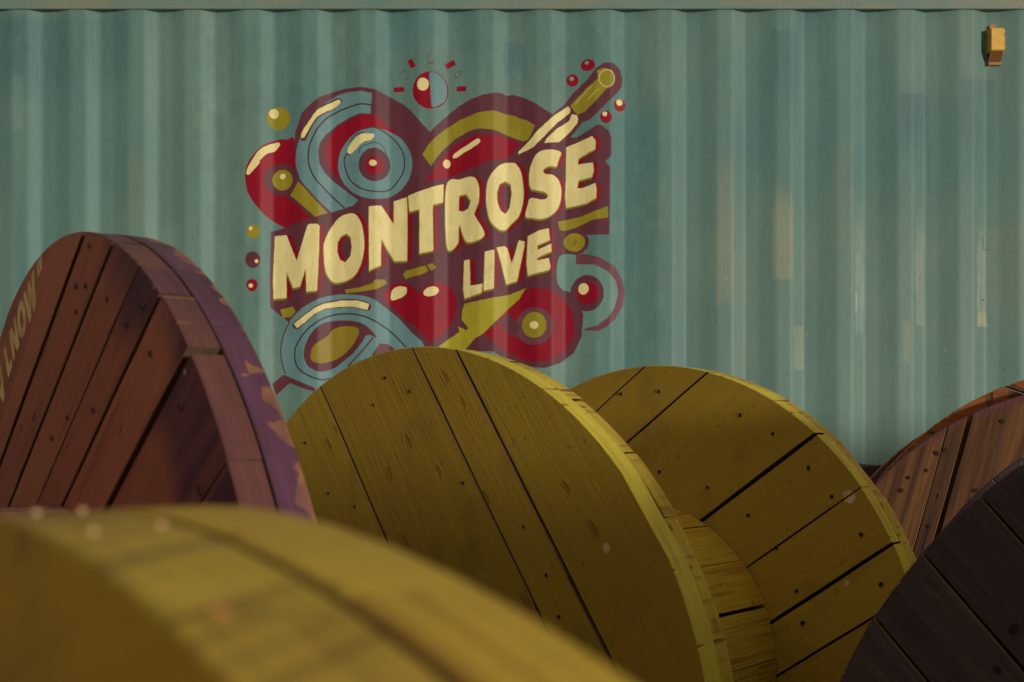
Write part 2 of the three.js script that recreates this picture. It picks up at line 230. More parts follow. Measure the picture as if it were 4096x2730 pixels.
  for (const [z, o, h] of L) { for (let k = 4; k <= 20; k += 2) glyph(z, o, h, '#960a28', k, 1); for (let k = 2; k <= 9; k += 2) glyph(z, o, h, '#96872c', -2, k); glyph(z, o, h, '#96872c', 2, 3); }
  for (const [z, o, h] of L) {
    glyph(z, o, h, CRE, 0, 0);
    g.save(); g.clip('evenodd'); // brush strokes inside the letter
    const q = to(z, o), xs = q.map((p) => p[0]), ys = q.map((p) => p[1]), x0 = Math.min(...xs), x1 = Math.max(...xs), y0 = Math.min(...ys), y1 = Math.max(...ys);
    for (let k = 0; k < 46; k++) { g.strokeStyle = rnd() < 0.5 ? 'rgba(222,198,116,0.2)' : 'rgba(254,240,190,0.25)'; g.lineWidth = rr(3, 9); const x = rr(x0, x1), y = rr(y0, y1), l = rr(15, 60), a = rr(1.2, 1.9); g.beginPath(); g.moveTo(x, y); g.lineTo(x + l * Math.cos(a), y + l * Math.sin(a)); g.stroke(); }
    g.restore();
  }
}
function roughenPaint(g, w, h, x0, x1, y0, y1) {           // brush marks, grain and rubbed spots over the whole painted sheet
  const im = g.getImageData(0, 0, w, h), d = im.data;
  for (let j = 0, o = 0; j < h; j++) for (let i = 0; i < w; i++, o += 4) {
    const px = x0 + (x1 - x0) * i / w, py = y0 + (y1 - y0) * j / h;
    const k = 1 + 0.03 * vn(px / 3, py / 3) + 0.03 * vn(px / 40, py / 60) + 0.02 * vn(px / 6, py / 30);
    d[o] *= k; d[o + 1] *= k; d[o + 2] *= k;
  }
  g.putImageData(im, 0, 0);
}
function canvasTex(cv) { const t = new THREE.CanvasTexture(cv); t.colorSpace = THREE.SRGBColorSpace; t.wrapS = t.wrapT = THREE.ClampToEdgeWrapping; return t; }
const steelBump = dataTex(512, 512, (u, v) => { const n = 128 + 40 * fbm(u * 20, v * 20) + 34 * vn(u * 170, v * 170) + 30 * vn(u * 8, v * 60); return [n, n, n]; }, false);

{
  const con = thing('shipping_container', 'teal corrugated steel shipping container with a red, purple and cream lettered mural on its side', 'container', [(XL + XR) / 2, PLINTH, -WALL]);
  const CX = (XL + XR) / 2, sub = (geo) => { geo.translate(-CX, -PLINTH, WALL); return geo; };
  const steel = (map, rough = 0.48, spec = 0.55) => new THREE.MeshPhysicalMaterial({ map, roughness: rough, metalness: 0, bumpMap: steelBump, bumpScale: 0.0007, specularIntensity: spec });
  // corrugation depth at x: 0 on the outer flats, 1 on the inner flats
  const bends = []; // [x, depth] corners
  flats.forEach((p) => { const x = wx(p); bends.push([x, 0], [x + 0.072, 0], [x + 0.134, 1], [x + 0.200, 0.76]); });
  const depthAt = (x) => { for (let i = 0; i < bends.length - 1; i++) if (x >= bends[i][0] && x <= bends[i + 1][0]) { const t = (x - bends[i][0]) / (bends[i + 1][0] - bends[i][0]); return bends[i][1] + (bends[i + 1][1] - bends[i][1]) * t; } return x < bends[0][0] ? 0 : 0; };
  const soft = (x) => { let s = 0; for (let k = -3; k <= 3; k++) s += depthAt(x + k * 0.0026); return s / 7; };
  const ROWS = 46;
  function sheet(xa, xb, uvRect) {
    const n = Math.round((xb - xa) / 0.008), pos = [], uv = [], idx = [];
    for (let j = 0; j <= ROWS; j++) for (let i = 0; i <= n; i++) {
      const x = xa + (xb - xa) * i / n, y = BOT + (TOP - BOT) * j / ROWS, d = soft(x);
      const dent = (vn(x * 2.2, y * 1.6) * 0.002 + vn(x * 7, y * 2.4) * 0.0008) * sstep(0, 0.1, TOP - y);
      pos.push(x, y, -WALL - 0.028 * d + dent - 0.002);
      const px = x / PX + 2048, py = HORIZON - (y - HC) / PX;
      uv.push((px - uvRect[0]) / (uvRect[1] - uvRect[0]), 1 - (py - uvRect[2]) / (uvRect[3] - uvRect[2]));
    }
    for (let j = 0; j < ROWS; j++) for (let i = 0; i < n; i++) { const a = j * (n + 1) + i; idx.push(a, a + 1, a + n + 2, a, a + n + 2, a + n + 1); }
    const g = new THREE.BufferGeometry(); g.setAttribute('position', new THREE.Float32BufferAttribute(pos, 3)); g.setAttribute('uv', new THREE.Float32BufferAttribute(uv, 2)); g.setIndex(idx); g.computeVertexNormals(); return sub(g);
  }
  const PYB = HORIZON - (BOT - HC) / PX, s1 = 769, s2 = 2663, pl = XL / PX + 2048, pr = XR / PX + 2048;
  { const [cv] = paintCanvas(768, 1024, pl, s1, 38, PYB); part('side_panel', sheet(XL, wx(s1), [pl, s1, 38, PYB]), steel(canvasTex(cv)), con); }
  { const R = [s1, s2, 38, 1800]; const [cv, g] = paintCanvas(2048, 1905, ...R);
    g.save(); g.scale(2048 / (s2 - s1), 1905 / (1800 - 38)); g.translate(-s1, -38); drawMural(g); g.restore(); roughenPaint(g, 2048, 1905, ...R);
    part('side_panel', sheet(wx(s1), wx(s2), R), steel(canvasTex(cv), 0.5, 0.5), con, 'panel carrying the painted mural with cream block lettering'); }
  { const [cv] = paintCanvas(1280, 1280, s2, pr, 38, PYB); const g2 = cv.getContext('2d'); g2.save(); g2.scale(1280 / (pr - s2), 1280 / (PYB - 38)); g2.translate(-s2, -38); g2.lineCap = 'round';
    const mark = (c, w, p) => { g2.strokeStyle = c; g2.lineWidth = w; g2.beginPath(); p.forEach(([x, y], i) => i ? g2.lineTo(x, y) : g2.moveTo(x, y)); g2.stroke(); };
    mark('rgba(62,74,66,0.8)', 3, [[3941, 950], [3941, 990], [3950, 994], [3966, 996]]); mark('rgba(70,84,76,0.6)', 2, [[3724, 560], [3730, 600], [3722, 640], [3728, 720], [3724, 760], [3734, 770]]);
    mark('rgba(226,228,214,0.8)', 4, [[2617, 1252], [2622, 1238]]); mark('rgba(60,72,64,0.7)', 5, [[3936, 1196], [3946, 1200]]); mark('rgba(214,216,204,0.7)', 4, [[3428, 1170], [3430, 1220], [3426, 1250]]);
    for (let k = 0; k < 60; k++) { const x = rr(2680, 4090), y = rr(80, 1700); mark(rnd() < 0.6 ? 'rgba(70,84,76,0.5)' : 'rgba(206,212,200,0.4)', rr(1.5, 3.5), [[x, y], [x + rr(-3, 3), y + rr(2, 18)]]); }
    g2.restore(); part('side_panel', sheet(wx(s2), XR, [s2, pr, 38, PYB]), steel(canvasTex(cv)), con); }
  // rails, posts, roof, the other sides
  const railTex = dataTex(1024, 64, (u, v) => { const c = wallPaint(u * 5600 - 700, 2200 + v * 60), b = mixc(c, [150, 142, 118], clamp(0.35 + 0.9 * fbm(u * 30, v * 2 + 4))); return b; });
  const railMat = new THREE.MeshPhysicalMaterial({ map: railTex, roughness: 0.5, bumpMap: steelBump, bumpScale: 0.001 });
  const rail = (y, h, z, dz) => { const g = box(XR - XL, h, dz, CX, y, z, 0.005); const uv = g.attributes.uv, p = g.attributes.position; for (let i = 0; i < uv.count; i++) uv.setXY(i, (p.getX(i) - XL) / (XR - XL), (p.getY(i) - y) / h + 0.5); return sub(g); };
  part('top_rail', rail(TOP + 0.032, 0.064, -WALL - 0.022, 0.056), railMat, con);
  part('bottom_rail', rail(BOT - 0.075, 0.15, -WALL - 0.022, 0.056), railMat, con);
  const LEN = 2.35;
  part('top_rail', rail(TOP + 0.032, 0.064, -WALL - LEN, 0.056), railMat, con); part('bottom_rail', rail(BOT - 0.075, 0.15, -WALL - LEN, 0.056), railMat, con);
  for (const x of [XL - 0.05, XR + 0.05]) for (const z of [-WALL - 0.04, -WALL - LEN + 0.02]) {
    part('corner_post', sub(box(0.1, TOP - BOT + 0.06, 0.12, x, (TOP + BOT) / 2 + 0.0, z, 0.006)), railMat, con);
    for (const y of [TOP + 0.095, BOT - 0.091]) part('corner_casting', sub(box(0.16, 0.118, 0.17, x, y, z, 0.008)), railMat, con);
  }
  const plain = steel(null, 0.45, 0.6); plain.color.setRGB(0.2, 0.3, 0.25);
  part('rear_panel', sub(box(XR - XL - 0.004, TOP - BOT - 0.01, 0.03, CX, (TOP + BOT) / 2, -WALL - LEN, 0.004)), plain, con);
  for (const x of [XL - 0.05, XR + 0.05]) part('end_panel', sub(box(0.03, TOP - BOT - 0.01, LEN - 0.2, x, (TOP + BOT) / 2, -WALL - LEN / 2 - 0.01, 0.004)), plain, con);
  part('roof', sub(box(XR - XL - 0.01, 0.03, LEN - 0.09, CX, TOP + 0.03, -WALL - LEN / 2 - 0.011, 0.004)), plain, con);
  part('floor_pan', sub(box(XR - XL - 0.01, 0.1, LEN - 0.09, CX, BOT - 0.08, -WALL - LEN / 2 - 0.011, 0.004)), plain, con);

  // concrete plinth under the container
  const conc = new THREE.MeshStandardMaterial({ roughness: 0.9, map: dataTex(256, 256, (u, v) => { const n = 138 + 26 * fbm(u * 8, v * 8) + 10 * vn(u * 90, v * 90); return [n, n * 0.97, n * 0.91]; }) });
  const pg = box(XR - XL + 0.5, PLINTH - 0.002, LEN + 0.3, 0, (PLINTH - 0.002) / 2, 0, 0.02);
  const pm = part('concrete_plinth', pg, conc, scene); pm.position.set(CX, 0, -WALL - LEN / 2 - 0.02); pm.userData = { label: 'plain concrete plinth that carries the teal container', category: 'plinth' };

  // ventilator cover
  const vm = new THREE.MeshStandardMaterial({ roughness: 0.5, map: dataTex(128, 128, (u, v) => { const n = fbm(u * 9, v * 9), k = vn(u * 60, v * 60) * 6; let c = mixc([246, 190, 72], [232, 172, 62], clamp(n * 1.6 + 0.3)); if (u > 0.8 && v > 0.55 && n > -0.1) c = mixc(c, [176, 166, 76], 0.7); return [c[0] + k, c[1] + k, c[2] + k]; }) });
  const rust = new THREE.MeshStandardMaterial({ roughness: 0.7, color: new THREE.Color(0.50, 0.22, 0.075) }), dark = new THREE.MeshStandardMaterial({ roughness: 0.9, color: new THREE.Color(0.10, 0.045, 0.012) });
  const vx = wx(3986), z0 = -WALL - 0.030, V = thing('wall_ventilator', 'small orange louvred ventilator cover fixed in a groove of the container wall', 'vent', [vx, wy(258), z0]);
  const Y = (p) => wy(p) - wy(258), w = 0.060;
  { const s = new THREE.Shape(); s.moveTo(0, Y(112)); s.lineTo(0.045, Y(118)); s.lineTo(0.050, Y(124)); s.lineTo(0.050, Y(204)); s.lineTo(0.046, Y(207)); s.lineTo(0, Y(207)); s.closePath();
    const g = new THREE.ExtrudeGeometry(s, { depth: w, bevelEnabled: true, bevelSize: 0.0015, bevelThickness: 0.0015, bevelSegments: 2 }); g.rotateY(-Math.PI / 2); g.translate(w / 2, 0, 0);
    g.computeBoundingBox(); const b = g.boundingBox, p = g.attributes.position, uv = g.attributes.uv; for (let i = 0; i < uv.count; i++) uv.setXY(i, (p.getX(i) - b.min.x) / (b.max.x - b.min.x), (p.getY(i) - b.min.y) / (b.max.y - b.min.y));
    part('cover', g, vm, V); }
  { const s = new THREE.Shape(); s.moveTo(0, Y(208)); s.lineTo(0.036, Y(208)); s.lineTo(0.010, Y(244)); s.lineTo(0, Y(244)); s.closePath();
    const g = new THREE.ExtrudeGeometry(s, { depth: w - 0.008, bevelEnabled: false }); g.rotateY(-Math.PI / 2); g.translate(w / 2 - 0.004, 0, 0); part('grille_back', g, dark, V); }
  for (let i = 0; i < 9; i++) { const s = new THREE.Shape(); s.moveTo(0.036, Y(207.5)); s.lineTo(0.047, Y(207.5)); s.lineTo(0.018, Y(245)); s.lineTo(0.007, Y(245)); s.closePath();
    const g = new THREE.ExtrudeGeometry(s, { depth: 0.0026, bevelEnabled: false }); g.rotateY(-Math.PI / 2); g.translate(-w / 2 + 0.003 + i * (w - 0.006) / 8, 0, 0); part('slat', g, rust, V); }
  part('foot', box(0.062, 0.0145, 0.018, 0, Y(251), 0.011, 0.003), rust, V);
  { const g = new THREE.CylinderGeometry(0.015, 0.017, 0.016, 14); g.rotateX(Math.PI / 2); g.translate(-0.010, Y(105), 0.010); part('fixing_lug', g, rust, V); }
  part('fixing_lug', box(0.014, 0.012, 0.012, 0.017, Y(109), 0.008, 0.003), rust, V);
  part('back_plate', box(0.078, 0.205, 0.004, 0, Y(180), 0.002, 0.001), plain, V);
}

// ---------------------------------------------------------------- cable drums
// A flange face texture: plank by plank grain, knots and cracks over the painted wood.
function discTextures(size, R, dir, gaps, style, o = {}) {
  const S = R * 1.02, cols = new Uint8Array(size * size * 4), bump = new Uint8Array(size * size * 4), ca = Math.cos(dir), sa = Math.sin(dir);
  const edges = [...gaps.map((g) => g[0])].sort((a, b) => a - b), per = [];
  for (let i = 0; i <= edges.length; i++) per.push({ ox: rr(0, 400), oy: rr(0, 400), tone: rr(-1, 1), slope: rr(-0.03, 0.03), knots: [], cracks: Array.from({ length: 3 }, () => [rr(-R, R), rr(0.06, 0.3), rr(0, 1), rr(0.0005, 0.0013)]) });
  const nk = o.knots ?? 3;
  per.forEach((p, i) => { const lo = i ? edges[i - 1] : -R, hi = i < edges.length ? edges[i] : R; for (let k = 0; k < nk; k++) p.knots.push([rr(-R, R), rr(lo + 0.02, hi - 0.02), rr(0.004, 0.011)]); });
  for (const [x, y, r] of o.knotsAt ?? []) { const a = x * ca + y * sa, s = -x * sa + y * ca; let i = 0; while (i < edges.length && s > edges[i]) i++; per[i].knots.push([a, s, r]); }
  for (let j = 0, q = 0; j < size; j++) for (let i = 0; i < size; i++, q += 4) {
    const x = ((i + 0.5) / size * 2 - 1) * S, y = ((j + 0.5) / size * 2 - 1) * S, r = Math.hypot(x, y); if (r > R * 1.03) continue;
    const a = x * ca + y * sa, s = -x * sa + y * ca; let k = 0; while (k < edges.length && s > edges[k]) k++;
    const P = per[k]; let warp = 0, kn = 0, ring = 0;
    for (const [ka, ks, kr] of P.knots) { const da = (a - ka) / 3.2, ds = s - ks, dd = Math.hypot(da, ds); if (dd < kr * 6) { warp += Math.sign(ds || 1) * kr * 1.2 * Math.exp(-dd * dd / (kr * kr * 5)); const dk = Math.hypot((a - ka) * 0.6, ds * 1.3) + kr * 0.25 * vn(a * 90, s * 90); kn = Math.max(kn, 1 - sstep(kr * 0.6, kr * 1.1, dk)); ring = Math.max(ring, Math.exp(-(((dk - kr) / (kr * 0.3)) ** 2)) * sstep(-0.2, 0.5, vn(ka * 50 + da * 300, ks * 70 + ds * 260))); } }
    const s2 = s - warp + P.slope * a, gx = a * 2.4 + P.ox, gy = s2 * 46 + P.oy;
    const g1 = fbm(gx, gy, 3), g2 = vn(a * 9 + P.ox, s2 * 260 + P.oy), pore = vn(a * 22 + P.oy, s2 * 520), big = fbm(a * 1.4 + P.oy, s2 * 6 + P.ox, 3), fine = vn(x * 420, y * 420);
    const lo = k ? edges[k - 1] : -R, hi = k < edges.length ? edges[k] : R; let crack = 0;
    for (const [c0, cl, cs, cw] of P.cracks) { const t = (a - c0) / cl; if (t > 0 && t < 1 && Math.abs(s2 - (lo + (hi - lo) * cs) - 0.004 * vn(a * 9 + P.ox, 5)) < cw * (1 - Math.abs(2 * t - 1)) * (1 + 0.5 * vn(a * 60, 3))) crack = 1; }
    const grain = 0.55 * g1 + 0.3 * g2 + 0.15 * pore;
    const c = style({ x, y, r, a, s, tone: P.tone, g1, g2, pore, big, fine, kn, ring, crack, grain });
    cols[q] = clamp(c[0], 0, 255); cols[q + 1] = clamp(c[1], 0, 255); cols[q + 2] = clamp(c[2], 0, 255); cols[q + 3] = 255;
    const h = 150 + 24 * g1 + 8 * g2 + 4 * pore - 80 * crack - 30 * kn + 30 * ring + 26 * big; bump[q] = bump[q + 1] = bump[q + 2] = clamp(h, 0, 255); bump[q + 3] = 255;
  }
  const mk = (d, srgb) => { const t = new THREE.DataTexture(d, size, size); t.magFilter = t.minFilter = THREE.LinearFilter; if (srgb) t.colorSpace = THREE.SRGBColorSpace; t.needsUpdate = true; return t; };
  return [mk(cols, true), mk(bump, false)];
}
const scale3 = (c, k) => [c[0] * k, c[1] * k, c[2] * k];
const dots = (list, x, y) => { for (const [dx, dy, r] of list) if (Math.hypot(x - dx, y - dy) < r * (1 + 0.25 * vn(x * 160, y * 160))) return true; return false; };

// planks of one layer: the disc of radius R cut into boards along dir at the gaps [place, width]
function layerPlanks(parent, { R, t, zTop, dir, gaps, mats, cx = 0, cy = 0, texR, hub = 0 }) {
  const edges = [[-R - 0.01, 0], ...[...gaps].sort((a, b) => a[0] - b[0]), [R + 0.01, 0]], B = 0.0018, tr = (texR ?? R) * 1.02;
  for (let i = 0; i < edges.length - 1; i++) {
    const lo = edges[i][0] + edges[i][1] / 2, hi = edges[i + 1][0] - edges[i + 1][1] / 2, r = R + rr(-0.0025, 0.0015), zj = rr(-0.0028, 0);
    const s0 = Math.max(lo, -r + 0.004) + B, s1 = Math.min(hi, r - 0.004) - B; if (s1 - s0 < 0.008) continue;
    const sh = [], K = Math.max(8, Math.ceil((Math.acos(clamp(s0 / r, -1, 1)) - Math.acos(clamp(s1 / r, -1, 1))) / 0.05));
    const t0 = Math.asin(clamp(s0 / r, -1, 1)), t1 = Math.asin(clamp(s1 / r, -1, 1)), rb = r - B;
    for (let k = 0; k <= K; k++) { const a = t0 + (t1 - t0) * k / K; sh.push(new THREE.Vector2(rb * Math.cos(a), clamp(rb * Math.sin(a), s0, s1))); }
    const wave = (sv, dirn, ph) => { const half = Math.sqrt(Math.max(0, rb * rb - sv * sv)), m = Math.floor(half / 0.06); if (Math.abs(sv) > r - 0.03) return; for (let k = 1; k < m; k++) { const x = dirn * half * (1 - 2 * k / m); sh.push(new THREE.Vector2(x, sv - dirn * (0.0011 + 0.0011 * vn(x * 6 + ph, ph * 3.7)))); } };
    wave(s1, 1, rr(0, 99));
    for (let k = K; k >= 0; k--) { const a = t0 + (t1 - t0) * k / K; sh.push(new THREE.Vector2(-rb * Math.cos(a), clamp(rb * Math.sin(a), s0, s1))); }
    wave(s0, -1, rr(0, 99));
    const g = new THREE.ExtrudeGeometry(new THREE.Shape(sh), { depth: t - 2 * B - 0.0012, bevelEnabled: true, bevelSize: B, bevelThickness: B, bevelSegments: 2, curveSegments: 1 });
    g.translate(0, 0, zTop - t + B + zj * 0.4 + 0.0006); g.rotateZ(dir); g.translate(cx, cy, 0);
    const p = g.attributes.position, uv = g.attributes.uv, groups = g.groups, cap = new Uint8Array(p.count);
    for (const gr of groups) if (gr.materialIndex === 0) cap.fill(1, gr.start, gr.start + gr.count);
    g.clearGroups(); let run = -1, from = 0;
    for (let v = 0; v < p.count; v += 3) {
      let mx = 0, my = 0; for (let q = 0; q < 3; q++) { mx += p.getX(v + q) / 3; my += p.getY(v + q) / 3; }
      const am = Math.atan2(my - cy, mx - cx), rim = Math.hypot(mx - cx, my - cy) > r * 0.985, kind = cap[v] ? 0 : rim ? 1 : 2;
      if (kind !== run) { if (run >= 0) g.addGroup(from, v - from, run); run = kind; from = v; }
      for (let q = 0; q < 3; q++) {
        const x = p.getX(v + q), y = p.getY(v + q), z = p.getZ(v + q);
        if (cap[v]) { uv.setXY(v + q, (x - cx) / tr / 2 + 0.5, (y - cy) / tr / 2 + 0.5); continue; }
        let d = Math.atan2(y - cy, x - cx) - am; while (d > Math.PI) d -= 2 * Math.PI; while (d < -Math.PI) d += 2 * Math.PI;
        uv.setXY(v + q, rim ? (am + d) * R : (x - cx) * Math.cos(dir) + (y - cy) * Math.sin(dir), z - zTop);
      }
    }
    g.addGroup(from, p.count - from, run);
    part('plank', g, mats.length === 2 ? [...mats, bareWood] : mats, parent);
  }
}
function nailMesh(parent, list, z, mat, r = 0.0055) {
  const gs = list.map(([x, y]) => { const g = new THREE.CylinderGeometry(r * rr(0.75, 1.1), r, 0.0022, 8); g.rotateX(Math.PI / 2); g.scale(1, rr(0.8, 1.5), 1); g.rotateZ(rr(0, 3)); g.translate(x, y, z); return g; });
  const m = part('nail_heads', mergeGeometries(gs), mat, parent); m.userData.kind = 'stuff';
}
const nailMat = new THREE.MeshStandardMaterial({ color: new THREE.Color(0.03, 0.018, 0.012), roughness: 0.8, metalness: 0.2 });
function randomNails(R, dir, gaps, n = 2) {                 // two rows of nails across every board
  const out = [], e = [-R, ...gaps.map((g) => g[0]).sort((a, b) => a - b), R];
  for (let i = 0; i < e.length - 1; i++) { const w = e[i + 1] - e[i]; if (w < 0.05) continue; for (const d of [-0.78, -0.36, 0.36, 0.78]) for (let k = 0; k < n; k++) { const s = e[i] + w * (k ? 0.75 : 0.25) + rr(-0.01, 0.01), m = Math.sqrt(Math.max(0, R * R - s * s)), a = d * m + rr(-0.02, 0.02); if (m < 0.08) continue; out.push([a * Math.cos(dir) - s * Math.sin(dir), a * Math.sin(dir) + s * Math.cos(dir)]); } }
  return out;
}
function barrel(parent, Rb, z0, z1, mat, n, start = 0, wide = {}) {
  const b = partGroup('barrel', parent);
  for (let i = 0; i < n; i++) {
    const g0 = wide[i] ?? rr(0.002, 0.006), a0 = start + i / n * 2 * Math.PI + g0 / Rb, a1 = start + (i + 1) / n * 2 * Math.PI - 0.0012 / Rb, r = Rb + rr(-0.007, 0.001), s = new THREE.Shape(), pts = [];
    for (let k = 0; k <= 5; k++) { const a = a0 + (a1 - a0) * k / 5; pts.push(new THREE.Vector2(r * Math.cos(a), r * Math.sin(a))); }
    for (let k = 3; k >= 0; k--) { const a = a0 + (a1 - a0) * k / 3; pts.push(new THREE.Vector2((r - 0.035) * Math.cos(a), (r - 0.035) * Math.sin(a))); }
    s.setFromPoints(pts);
    const g = new THREE.ExtrudeGeometry(s, { depth: z1 - z0 - 0.004, bevelEnabled: true, bevelSize: 0.0018, bevelThickness: 0.0018, bevelSegments: 1, curveSegments: 1 }); g.translate(0, 0, z0 + 0.002);
    const p = g.attributes.position, uv = g.attributes.uv, off = rr(0, 9); for (let v = 0; v < p.count; v++) uv.setXY(v, p.getZ(v) + off, Math.atan2(p.getY(v), p.getX(v)) * Rb);
    part('stave', g, mat, b);
  }
  return b;
}
const wood = (map, bumpMap, bs = 0.0045, rough = 0.62) => new THREE.MeshPhysicalMaterial({ map, bumpMap, bumpScale: bs, roughness: rough, specularIntensity: 0.6 });

// edge and stave materials: uv in metres along the grain (u) and across (v)
function grainMat(style, bs = 0.003, rough = 0.62, rep = [1, 4]) {
  const W = 1024, H = 256, sm = (f) => (u, v) => f(u, v);
  const info = (u, v) => { const a = u * 1.0, s = v * 0.25, g1 = fbm(a * 4 + 7, s * 60, 3), g2 = vn(a * 14, s * 300), big = fbm(a * 5, s * 9, 3), fine = vn(a * 420, s * 420), nick = vn(a * 60, s * 16 + 5); return { a, s, g1, g2, big, fine, nick }; };
  const m = dataTex(W, H, sm((u, v) => style(info(u, v)))), b = dataTex(W, H, (u, v) => { const i = info(u, v), h = 140 + 50 * i.g1 + 30 * i.g2 + 30 * i.big - (i.nick > 0.8 ? 70 : 0); return [h, h, h]; }, false);
  for (const t of [m, b]) t.repeat.set(rep[0], rep[1]);
  return wood(m, b, bs, rough);
}
const bareWood = grainMat(({ g1, g2, big, fine }) => scale3([122, 94, 70], 1 + 0.2 * big + 0.15 * g1 + 0.06 * g2 + 0.04 * fine), 0.004, 0.85);
const YEL = [210, 192, 66], YEL2 = [194, 164, 56];
const yellowEdge = grainMat(({ g1, g2, big, fine, nick }) => { let c = mixc(YEL, [216, 200, 70], clamp(0.5 + big)); c = mixc(c, [186, 156, 52], clamp(g1 * 0.9)); if (nick > 0.83) c = mixc(c, [120, 80, 30], 0.7); if (nick < -0.95) c = [228, 205, 150]; return scale3(c, 1 + 0.05 * g2 + 0.03 * fine); }, 0.002, 0.55);
const yellowEdgeRough = grainMat(({ a, s, g1, g2, big, fine, nick }) => { let c = mixc(YEL2, [206, 180, 62], clamp(0.45 + big * 1.4)); c = mixc(c, [150, 112, 38], clamp(vn(a * 90, s * 22) * 1.2 - 0.45)); if (nick > 0.72) c = mixc(c, [112, 74, 28], 0.6); if (vn(a * 40 + 3, s * 70) > 0.9) c = [232, 206, 160]; return scale3(c, 1 + 0.07 * g2 + 0.04 * fine + 0.08 * g1); }, 0.005, 0.6);
const yellowStave = grainMat(({ g1, g2, big, fine, nick }) => { let c = mixc(YEL2, [196, 162, 52], clamp(0.5 + big * 1.3)); c = mixc(c, [140, 100, 36], clamp(g1 * 1.3 - 0.25)); if (nick > 0.86) c = mixc(c, [110, 72, 28], 0.5); return scale3(c, 1 + 0.06 * g2 + 0.03 * fine); }, 0.004);
const brownEdge = grainMat(({ g1, g2, big, fine, nick }) => { let c = mixc([108, 66, 62], [92, 54, 64], clamp(0.5 + big * 1.6)); if (nick > 0.8) c = mixc(c, [150, 104, 70], 0.5); return scale3(c, 1 + 0.1 * g1 + 0.06 * g2 + 0.04 * fine); }, 0.005);
const purpleEdge = grainMat(({ a, s, g1, g2, big, fine, nick }) => { let c = mixc([98, 60, 84], [82, 50, 68], clamp(0.5 + big * 1.8)); const ch = vn(a * 26, s * 34) + 0.6 * vn(a * 70, s * 80); const dep = s > 0.1 ? 0.25 - s : -s, bare = dep > 0.036 - 0.012 * vn(a * 30, 7) - 0.008 * vn(a * 95, 3) && vn(a * 5 + 4, 1) > -0.75; if (ch > 1.05 || bare) c = mixc(c, [174, 120, 72], 0.6 + 0.25 * vn(a * 60, s * 60)); return scale3(c, 1 + 0.09 * g1 + 0.05 * g2 + 0.04 * fine); }, 0.005);
const orangeEdge = grainMat(({ g1, g2, big, fine, nick }) => { let c = mixc([176, 108, 50], [146, 84, 40], clamp(0.5 + big * 1.7)); if (nick > 0.6) c = mixc(c, [84, 50, 36], 0.7); return scale3(c, 1 + 0.12 * g1 + 0.07 * g2 + 0.04 * fine); }, 0.005);
const darkEdge = grainMat(({ g1, g2, big, fine, nick }) => { let c = mixc([92, 60, 80], [66, 44, 56], clamp(0.5 + big * 1.7)); if (nick > 0.88) c = [176, 150, 140]; return scale3(c, 1 + 0.1 * g1 + 0.06 * g2 + 0.04 * fine); }, 0.005);

const yellowStyle = (chips) => ({ x, y, r, tone, g1, g2, pore, big, fine, kn, ring, crack }) => {
  let c = mixc([200, 167, 58], [186, 150, 52], clamp(0.5 + tone * 0.55 + big * 1.1)); const dirt = fbm(x * 9 + 31, y * 9, 3);
  c = mixc(c, [164, 134, 58], clamp(dirt * 1.6 - 0.25)); if (vn(x * 55, y * 55) + 0.7 * vn(x * 140 + 9, y * 140) > 1.22) c = mixc(c, [150, 112, 62], 0.6);
  c = mixc(c, [176, 142, 52], clamp(g1 * 0.4 - 0.05)); c = mixc(c, [120, 80, 30], clamp(kn * 0.3 + ring * 0.3 + crack * 0.7));
  if (chips && dots(chips, x, y)) c = [236, 208, 158];
  return scale3(c, 1 + 0.018 * g2 + 0.02 * fine + 0.05 * big);
};
const R2 = Math.PI / 180;

